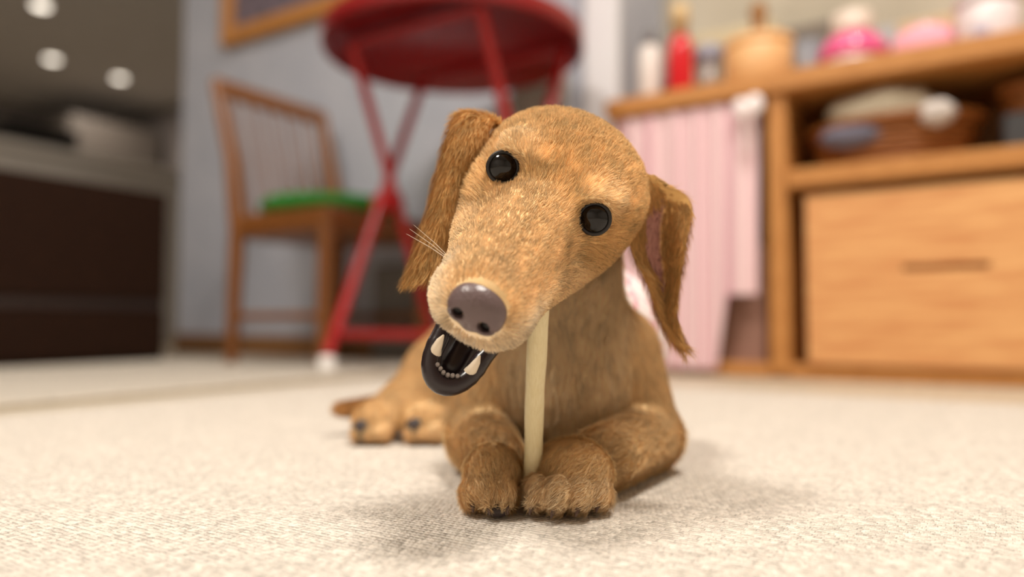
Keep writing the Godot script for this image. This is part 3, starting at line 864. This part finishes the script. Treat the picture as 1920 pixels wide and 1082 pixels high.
# soft flap hung from a row of picture outlines: rows of [left, middle, right], each [column, row, distance]
func ear(rows: Array, thick: float, outer: Color, inner: Color, split: float, d: Dictionary) -> void:
	var nu := 14
	var nv := 30
	var curve := func(i: int, u: float) -> Vector3:
		var r: Array = rows[i]
		var a := seen(r[0][0], r[0][1], r[0][2])
		var m := seen(r[1][0], r[1][1], r[1][2])
		var c := seen(r[2][0], r[2][1], r[2][2])
		var q := m * 2.0 - (a + c) * 0.5
		return a * (1 - u) * (1 - u) + q * 2.0 * u * (1 - u) + c * u * u
	var pt := func(u: float, v: float) -> Vector3:
		var x := v * (rows.size() - 1)
		var i := clampi(int(x), 0, rows.size() - 2)
		var t := x - i
		var p0: Vector3 = curve.call(maxi(i - 1, 0), u); var p1: Vector3 = curve.call(i, u)
		var p2: Vector3 = curve.call(i + 1, u); var p3: Vector3 = curve.call(mini(i + 2, rows.size() - 1), u)
		return p1.cubic_interpolate(p2, p0, p3, t)
	for side in 2:
		var base: int = d.v.size()
		for j in nv + 1:
			for i in nu + 1:
				var u := float(i) / nu
				var v := float(j) / nv
				var p: Vector3 = pt.call(u, v)
				var du: Vector3 = pt.call(minf(u + 0.03, 1.0), v) - pt.call(maxf(u - 0.03, 0.0), v)
				var dv: Vector3 = pt.call(u, minf(v + 0.02, 1.0)) - pt.call(u, maxf(v - 0.02, 0.0))
				var n := dv.cross(du).normalized()
				if n.z < 0.0: n = -n
				var edge := minf(minf(u, 1.0 - u) * 4.0, minf((1.0 - v) * 6.0, 1.0))
				var w := thick * 0.5 * sqrt(maxf(edge, 0.0))
				var o := n if side == 0 else -n
				d.v.append(p + o * w)
				d.n.append((o + (du.normalized() * (u - 0.5) * 1.2)).normalized())
				var skin := side == 0 and split > 0.0 and u < split and u > 0.22 and v > 0.16
				d.c.append(inner if skin else outer)
				d.flow.append(dv.normalized() + (du.normalized() * (u - 0.5) * 0.35))
				d.len.append(0.35 if skin else lerpf(0.7, 0.95, v))
				d.den.append(0.25 if skin else 1.0)
		for j in nv:
			for i in nu:
				var a := base + j * (nu + 1) + i
				var q := [a, a + 1, a + nu + 2, a + nu + 1]
				if side == 0: d.i.append_array([q[0], q[1], q[2], q[0], q[2], q[3]])
				else: d.i.append_array([q[0], q[2], q[1], q[0], q[3], q[2]])

func blade() -> ArrayMesh:      # one hair: a narrow tapering strip that lies back
	var V := PackedVector3Array()
	var N := PackedVector3Array()
	var I := PackedInt32Array()
	var prof := [[0.0, 0.0, 0.5], [0.35, 0.15, 0.5], [0.7, 0.24, 0.36], [1.0, 0.27, 0.05]]
	for k in prof:
		for s in [-1.0, 1.0]:
			V.append(Vector3(s * k[2], k[0], k[1]))
			N.append(Vector3(s * 0.35, -0.25, 1.0).normalized())
	for k in 3:
		I.append_array([k * 2, k * 2 + 2, k * 2 + 1, k * 2 + 1, k * 2 + 2, k * 2 + 3])
	return to_mesh_raw(V, N, I)

func to_mesh_raw(V: PackedVector3Array, N: PackedVector3Array, I: PackedInt32Array) -> ArrayMesh:
	var arr := []
	arr.resize(Mesh.ARRAY_MAX)
	arr[Mesh.ARRAY_VERTEX] = V
	arr[Mesh.ARRAY_NORMAL] = N
	arr[Mesh.ARRAY_INDEX] = I
	var m := ArrayMesh.new()
	m.add_surface_from_arrays(Mesh.PRIMITIVE_TRIANGLES, arr)
	return m

func grow_coat(d: Dictionary, per_cm2: float, bald: Array) -> MultiMesh:
	var r := RandomNumberGenerator.new()
	r.seed = 4242
	var n1 := noise(0.55, 2, 91)
	var n2 := noise(0.55, 2, 92)
	var n3 := noise(0.9, 2, 93)
	var buf := PackedFloat32Array()
	var count := 0
	var rest := 0.0
	var V: PackedVector3Array = d.v
	var N: PackedVector3Array = d.n
	var C: PackedColorArray = d.c
	var F: PackedVector3Array = d.flow
	var L: PackedFloat32Array = d.len
	var W: PackedFloat32Array = d.den
	var I: PackedInt32Array = d.i
	for t in range(0, I.size(), 3):
		var a := I[t]; var b := I[t + 1]; var c := I[t + 2]
		var w := W[a]
		if w <= 0.0: continue
		rest += (V[b] - V[a]).cross(V[c] - V[a]).length() * 0.5 * per_cm2 * w
		while rest >= 1.0:
			rest -= 1.0
			var u := r.randf()
			var v := r.randf()
			if u + v > 1.0:
				u = 1.0 - u
				v = 1.0 - v
			var p := V[a] + (V[b] - V[a]) * u + (V[c] - V[a]) * v
			var skip := false
			for q in bald:
				if p.distance_squared_to(q[0]) < q[1] * q[1]:
					skip = true
					break
			if skip or p.y < 0.15: continue
			var n := N[a].lerp(N[b], u).lerp(N[c], v * 0.5).normalized()
			var f := F[a]
			var k := n1.get_noise_3d(p.x * 3, p.y * 3, p.z * 3)
			var m := n2.get_noise_3d(p.x * 3, p.y * 3, p.z * 3)
			f = f - n * f.dot(n)
			if f.length_squared() < 1e-4: f = n.cross(Vector3.RIGHT)
			f = f.normalized()
			var side := n.cross(f)
			f = (f + side * (k * 0.5 + r.randf_range(-0.15, 0.15))).normalized()
			side = n.cross(f).normalized()
			var l := L[a] * r.randf_range(0.6, 1.2) * 0.0095
			var lift := l * (0.62 + m * 0.4 + r.randf_range(-0.2, 0.3))
			var wd := r.randf_range(0.00022, 0.0004)
			var o := p * 0.01 - n * 0.0002
			var col := C[a] * (1.0 + 0.18 * n3.get_noise_3d(p.x, p.y, p.z) + r.randf_range(-0.26, 0.26))
			# tips sink a little where the hair would go through the rug
			if o.y + f.y * l < 0.001: f = Vector3(f.x, maxf(0.0, (0.001 - o.y) / l), f.z)
			buf.append_array([side.x * wd, f.x * l, n.x * lift, o.x, side.y * wd, f.y * l, n.y * lift, o.y, side.z * wd, f.z * l, n.z * lift, o.z, col.r, col.g, col.b, 1.0])
			count += 1
	var mm := MultiMesh.new()
	mm.transform_format = MultiMesh.TRANSFORM_3D
	mm.use_colors = true
	mm.mesh = blade()
	mm.instance_count = count
	mm.buffer = buf
	print("hairs ", count)
	return mm

func ball(r: float) -> ArrayMesh:
	var prof: Array = []
	for k in 17:
		var a := PI * k / 16.0
		prof.append(Vector2(maxf(sin(a) * r, 0.0) if k > 0 and k < 16 else 0.0, -cos(a) * r))
	return lathe(prof, 32)

func build_dog() -> void:
	var dog := thing("dog", "golden long-eared puppy lying on the rug with its head tilted, chewing", "dog", Vector3(-SW, 0, -CW) * DOG_D * 0.01, YAW)
	var bones := dog_bones()
	var sockets: Array = []
	var to_eye := (at(0, 9.5, 0) - HE).normalized()
	for s in [-1.0, 1.0]:
		var p0: Vector3 = HE + HR * 2.5 * s
		var t := 5.0
		while t > -5.0 and field_at(bones, p0 + to_eye * t) > 0.0: t -= 0.05
		var p: Vector3 = p0 + to_eye * t
		sockets.append([p, (at(0, 9.5, 0) - p).normalized()])
	for q in sockets:
		bones.append(carve(oval(q[0] + q[1] * 0.50, Vector3.ONE * 0.88)))
	var d := nets(bones, 0.24)
	print("dog verts ", d.v.size())
	# colour, lie and length of hair from the bones near each point
	var C := PackedColorArray()
	var F := PackedVector3Array()
	var L := PackedFloat32Array()
	var W := PackedFloat32Array()
	for p: Vector3 in d.v:
		var cs := Color(0, 0, 0)
		var fs := Vector3.ZERO
		var ls := 0.0
		var ws := 1e-6
		for o: Bone in bones:
			if o.cut: continue
			var e := o.dist(p)
			if e > 1.6: continue
			var w := exp(-6.0 * maxf(e, 0.0))
			cs += o.col * w
			fs += o.flow * w
			ls += o.fur * w
			ws += w
		C.append(Color(cs.r / ws, cs.g / ws, cs.b / ws))
		F.append(fs.normalized())
		L.append(ls / ws)
		W.append(1.7 if p.y > 8.5 and p.z > DOG_D - 43.0 else 0.85)
	d.c = C; d.flow = F; d.len = L; d.den = W
	# ears
	var tan_ear := lin(236, 190, 122)
	ear([[[900, 226, 38.8], [920, 228, 38.4], [945, 240, 38.4]],
		[[856, 215, 38.0], [886, 216, 37.2], [926, 228, 37.4]],
		[[835, 252, 37.6], [866, 258, 36.6], [908, 266, 36.9]],
		[[819, 310, 37.6], [850, 316, 36.6], [886, 322, 37.4]],
		[[803, 380, 37.4], [832, 388, 36.5], [866, 398, 37.4]],
		[[784, 445, 37.2], [815, 452, 36.4], [858, 456, 37.4]],
		[[764, 500, 37.0], [800, 503, 36.3], [842, 484, 37.2]],
		[[757, 518, 36.9], [785, 521, 36.4], [815, 508, 37.0]]], 0.45, tan_ear, tan_ear, 0.0, d)
	ear([[[1190, 322, 37.4], [1212, 322, 37.8], [1236, 342, 38.2]],
		[[1188, 372, 37.4], [1236, 366, 38.6], [1284, 362, 37.8]],
		[[1180, 420, 37.6], [1228, 424, 39.2], [1298, 396, 37.6]],
		[[1184, 472, 38.0], [1230, 482, 39.2], [1288, 452, 37.8]],
		[[1208, 522, 38.2], [1242, 532, 39.2], [1277, 520, 38.0]],
		[[1232, 585, 38.4], [1247, 588, 39.0], [1268, 588, 38.2]],
		[[1254, 630, 38.4], [1266, 634, 38.7], [1277, 630, 38.4]],
		[[1278, 654, 38.5], [1281, 656, 38.6], [1284, 655, 38.5]]], 0.4, tan_ear, lin(176, 124, 112), 0.60, d)
	var skin := plain(Color.WHITE, 0.8)
	skin.vertex_color_use_as_albedo = true
	part("body", to_mesh(d), skin, dog)
	# eyes sit where the sight lines through the sockets meet the face
	var eye_m := plain(rgb(14, 10, 9), 0.04)
	eye_m.metallic_specular = 0.45
	var lid_m := plain(rgb(20, 14, 12), 0.5)
	var bald: Array = []
	for k2 in sockets:
		var p: Vector3 = k2[0]
		var n: Vector3 = k2[1]
		var c: Vector3 = p - n * 0.30
		part("eye", ball(0.0081), eye_m, dog, c * 0.01).set_meta("label", "shiny black eye")
		var ux := n.cross(HU).normalized()
		var uy := ux.cross(n).normalized()
		var ring: Array = []
		for k in 33:
			var a := TAU * k / 32.0
			ring.append((c + n * 0.40 + (ux * cos(a) + uy * sin(a)) * 0.715) * 0.01)
		part("eyelid", tube(ring, [0.0011], 8), lid_m, dog)
		bald.append([p, 0.80])
	# nose leather with nostrils
	var nb: Array = [
		oval(hd(0, -2.1, 7.35), Vector3(1.28, 1.02, 0.95), Color.WHITE, dn(), 0, 0.3, true),
		oval(hd(0.64, -2.33, 7.65), Vector3(0.58, 0.6, 0.6), Color.WHITE, dn(), 0, 0.25, true),
		oval(hd(-0.64, -2.33, 7.65), Vector3(0.58, 0.6, 0.6), Color.WHITE, dn(), 0, 0.25, true),
		oval(hd(0, -2.65, 7.6), Vector3(0.45, 0.55, 0.5), Color.WHITE, dn(), 0, 0.25, true)]
	for s in [-1.0, 1.0]:
		nb.append(carve(limb(hd(s * 0.56, -2.2, 8.45), 0.27, hd(s * 0.66, -2.38, 7.7), 0.25)))
		nb.append(carve(limb(hd(s * 0.8, -2.38, 8.2), 0.11, hd(s * 1.28, -2.55, 7.7), 0.08)))
	nb.append(carve(limb(hd(0, -2.45, 8.27), 0.05, hd(0, -3.25, 7.95), 0.06)))
	var nd := nets(nb, 0.07)
	var nose_m := plain(rgb(104, 86, 86), 0.32)
	nose_m.heightmap_enabled = true
	nose_m.heightmap_texture = ramp_noise(Color.BLACK, Color.WHITE, 0.06, 71, 256, 2)
	nose_m.heightmap_scale = 0.02
	nose_m.uv1_triplanar = true
	nose_m.uv1_scale = Vector3(30, 30, 30)
	part("nose", to_mesh(nd), nose_m, dog).set_meta("label", "grey-brown moist nose")
	bald.append([hd(0, -2.1, 7.45), 1.2])
	for s in [-1.0, 1.0]:
		part("nostril", ball(0.0034), plain(rgb(16, 10, 10), 0.5), dog, hd(s * 0.66, -2.38, 7.62) * 0.01)
	# mouth: dark lower lip and lining, with the teeth in it
	var j0 := hd(0, -3.6, -0.5)
	var jf := (HU * -4.4 + HF * 6.7).normalized()
	var ju := (HU * 6.7 + HF * 4.4).normalized()
	var jp := func(x: float, u: float, l: float) -> Vector3: return j0 + HR * x + ju * u + jf * l
	var mb: Array = []
	var prev := Vector3.ZERO
	for k in 13:
		var a := lerpf(-0.15, PI + 0.15, k / 12.0)
		var q: Vector3 = jp.call(cos(a) * 1.12, 0.12, 6.7 + sin(a) * 1.7)
		if k > 0: mb.append(limb(prev, 0.42, q, 0.42, Color.WHITE, dn(), 0, 0.2))
		prev = q
	for s in [-1.0, 1.0]:
		mb.append(limb(jp.call(s * 1.12, 0.12, 6.7), 0.42, jp.call(s * 1.7, 0.3, 2.4), 0.5, Color.WHITE, dn(), 0, 0.2))
	mb.append(limb(jp.call(0, -1.9, 3.0), 1.2, jp.call(0, -1.25, 7.2), 0.85, Color.WHITE, dn(), 0, 0.4))
	mb.append(oval(hd(0, -3.7, 3.0), Vector3(1.9, 0.9, 2.9), Color.WHITE, dn(), 0, 0.4, true))
	mb.append(oval(hd(0, -3.9, 0.6), Vector3(2.2, 1.9, 1.8), Color.WHITE, dn(), 0, 0.4, true))
	var md := nets(mb, 0.13)
	var lip := plain(rgb(40, 30, 32), 0.25)
	part("mouth_lining", to_mesh(md), lip, dog).set_meta("label", "dark wet lips and mouth lining")
	for k in 7: bald.append([jp.call(0, 0.2, 3.2 + k * 0.75), 1.75 if k < 5 else 1.5])
	var tooth := plain(rgb(236, 220, 196), 0.25)
	for s in [-1.0, 1.0]:
		var q0: Vector3 = jp.call(s * 0.88, 0.2, 7.3)
		part("canine_tooth", tube([q0 * 0.01, (q0 + ju * 0.4 + HR * s * 0.10 - jf * 0.2) * 0.01, (q0 + ju * 0.7 + HR * s * 0.12 - jf * 0.55) * 0.01, (q0 + ju * 0.85 + HR * s * 0.1 - jf * 0.85) * 0.01], [0.0028, 0.0026, 0.0018, 0.0004], 12), tooth, dog)
		for k in 3:
			var qi: Vector3 = jp.call(s * (0.12 + 0.21 * k), 0.35, 7.9 - 0.09 * k)
			part("incisor_tooth", tube([qi * 0.01, (qi + ju * 0.18) * 0.01, (qi + ju * 0.30) * 0.01], [0.0013, 0.0012, 0.0008], 8), plain(rgb(140, 130, 124), 0.4), dog)
	var tongue := oval(jp.call(0, -0.25, 4.2), Vector3(0.85, 0.45, 1.6), Color.WHITE, dn(), 0, 0.3, true)
	tongue.inv = Basis(HR, ju, jf).transposed()
	part("tongue", to_mesh(nets([tongue], 0.15)), plain(rgb(120, 62, 66), 0.3), dog)
	# claws
	var claw_m := plain(rgb(84, 62, 54), 0.4)
	for t in [[1.25, 37.1, -0.4], [2.25, 36.5, -0.4], [3.35, 36.7, -0.35], [4.35, 37.5, -0.3], [-2.0, 37.5, 0.1], [-1.2, 37.0, 0.12], [-0.35, 37.1, 0.12]]:
		var q := at(t[0] + t[2] * 0.5, 0.7, t[1] - 1.0)
		part("claw", tube([q * 0.01, (q + Vector3(t[2] * 0.4, -0.12, 0.35)) * 0.01, (q + Vector3(t[2] * 0.6, -0.35, 0.48)) * 0.01], [0.0017, 0.0012, 0.0004], 10), claw_m, dog)
	var pad_m := plain(rgb(62, 52, 52), 0.6)
	for q in [[-11.6, 1.15, 57.25], [-7.5, 1.3, 57.3]]:
		part("paw_pad", lumpy(Vector3(0.0075, 0.0085, 0.004), 81, 0.15), pad_m, dog, at(q[0], q[1], q[2]) * 0.01)
	for q in [[-0.75, 0.42, 36.1]]:
		part("paw_pad", lumpy(Vector3(0.006, 0.0032, 0.003), 82, 0.15), pad_m, dog, at(q[0], q[1], q[2]) * 0.01)
	# printed vest over the back
	var vb: Array = [oval(at(4.7, 7.9, 54), Vector3(6.5, 6.3, 7.6), Color.WHITE, dn(), 0, 0.5), limb(at(3.0, 7.4, 57), 5.7, at(1.0, 7.0, 62), 5.2, Color.WHITE, dn(), 0, 0.6)]
	vb.append(carve(oval(at(3.4, 8.0, 39.5), Vector3(9, 12, 8.3), Color.WHITE, dn(), 0, 0.5)))
	vb.append(carve(oval(at(3.4, -4.0, 54), Vector3(30, 7.0, 30), Color.WHITE, dn(), 0, 0.5)))
	part("vest", to_mesh(nets(vb, 0.3)), print_material(), dog).set_meta("label", "white vest printed with red dots")
	# whiskers
	var wh := plain(rgb(240, 228, 210), 0.5)
	for s in [-1.0]:
		for k in 3:
			var q := hd(s * 2.1, -2.6 - 0.25 * (k % 3), 5.0 - 0.35 * k)
			var dir: Vector3 = (HR * s * 1.0 + HU * (-0.1 + 0.12 * k) - HF * 0.25).normalized()
			part("whisker", tube([q * 0.01, (q + dir * 1.3) * 0.01, (q + dir * 2.7 - Vector3(0, 0.12, 0)) * 0.01], [0.00014, 0.00011, 0.00005], 5), wh, dog)
	# coat
	var hair := plain(Color.WHITE, 0.7)
	hair.vertex_color_use_as_albedo = true
	hair.cull_mode = BaseMaterial3D.CULL_DISABLED
	hair.backlight_enabled = true
	hair.backlight = Color(0.9, 0.9, 0.9)
	var co := MultiMeshInstance3D.new()
	co.multimesh = grow_coat(d, 200.0, bald)
	co.material_override = hair
	co.name = "coat"
	co.set_meta("kind", "stuff")
	dog.add_child(co)
	# chew stick held between the fore paws
	var sp: Array = []
	var sr: Array = []
	for k in 15:
		var f := k / 14.0
		sp.append(at(lerpf(1.28, 1.0, f) + 0.02 * sin(f * 9.0), lerpf(11.4, 0.9, f), lerpf(35.3, 38.6, f)) * 0.01)
		sr.append(lerpf(0.0049, 0.0043, f) * (1.0 + 0.03 * sin(f * 23.0)))
	var chew := thing("chew_stick", "pale cream chew stick held upright between the puppy's paws", "chew stick", dog.position, YAW)
	part("stick", tube(sp, sr, 14, 1.08), mottled(rgb(226, 208, 160), rgb(238, 224, 184), 0.04, Vector3(60, 6, 60), 0.45, 83), chew)

func dn() -> Vector3:
	return Vector3.DOWN

func _ready() -> void:
	rng.seed = 7
	# camera
	var cam := Camera3D.new()
	cam.name = "camera"
	add_child(cam)
	cam.position = Vector3(0, EYE, 0)
	cam.rotation = Vector3(atan(TILT), YAW, 0)
	var ca := CameraAttributesPhysical.new()
	ca.frustum_focal_length = 12.0 * FPX / 541.0
	ca.frustum_focus_distance = 0.342
	ca.exposure_aperture = 2.85
	cam.attributes = ca
	cam.fov = rad_to_deg(2.0 * atan(541.0 / FPX))
	cam.near = 0.02
	cam.current = true
	var we := WorldEnvironment.new()
	we.name = "environment"
	var env := Environment.new()
	env.background_mode = Environment.BG_COLOR
	env.background_color = Color(0.02, 0.02, 0.02)
	env.tonemap_mode = Environment.TONE_MAPPER_LINEAR
	env.tonemap_exposure = 1.10
	env.sdfgi_enabled = true
	env.ssao_enabled = true
	env.ssil_enabled = true
	we.environment = env
	add_child(we)
	make_materials()
	M.glow = plain(rgb(255, 246, 232), 0.5)
	M.glow.emission_enabled = true
	M.glow.emission = Color(1.0, 0.95, 0.88)
	M.glow.emission_energy_multiplier = 3.0
	M.glow_soft = plain(rgb(255, 246, 232), 0.5)
	M.glow_soft.emission_enabled = true
	M.glow_soft.emission = Color(1.0, 0.96, 0.9)
	M.glow_soft.emission_energy_multiplier = 2.0
	ceiling_light(Vector3(0.25, 2.4, -0.55), 0.28, 4.2, "round white living-room ceiling light above the rug")
	ceiling_light(Vector3(-0.9, 2.4, 0.55), 0.28, 4.3, "round white ceiling light above the near end of the room")
	downlight(Vector3(-5.75, 2.4, -2.60), 0.8, "closest to the living room")
	downlight(Vector3(-6.85, 2.4, -3.20), 0.8, "between the other two downlights")
	downlight(Vector3(-6.85, 2.4, -3.80), 0.8, "closest to the tall cupboard")
	build_room()
	build_table()
	build_chair()
	build_cabinet()
	build_curtain()
	build_wall_things()
	build_left_side()
	build_shelf_items()
	build_top_items()
	build_dog()
	print("ms ", Time.get_ticks_msec())
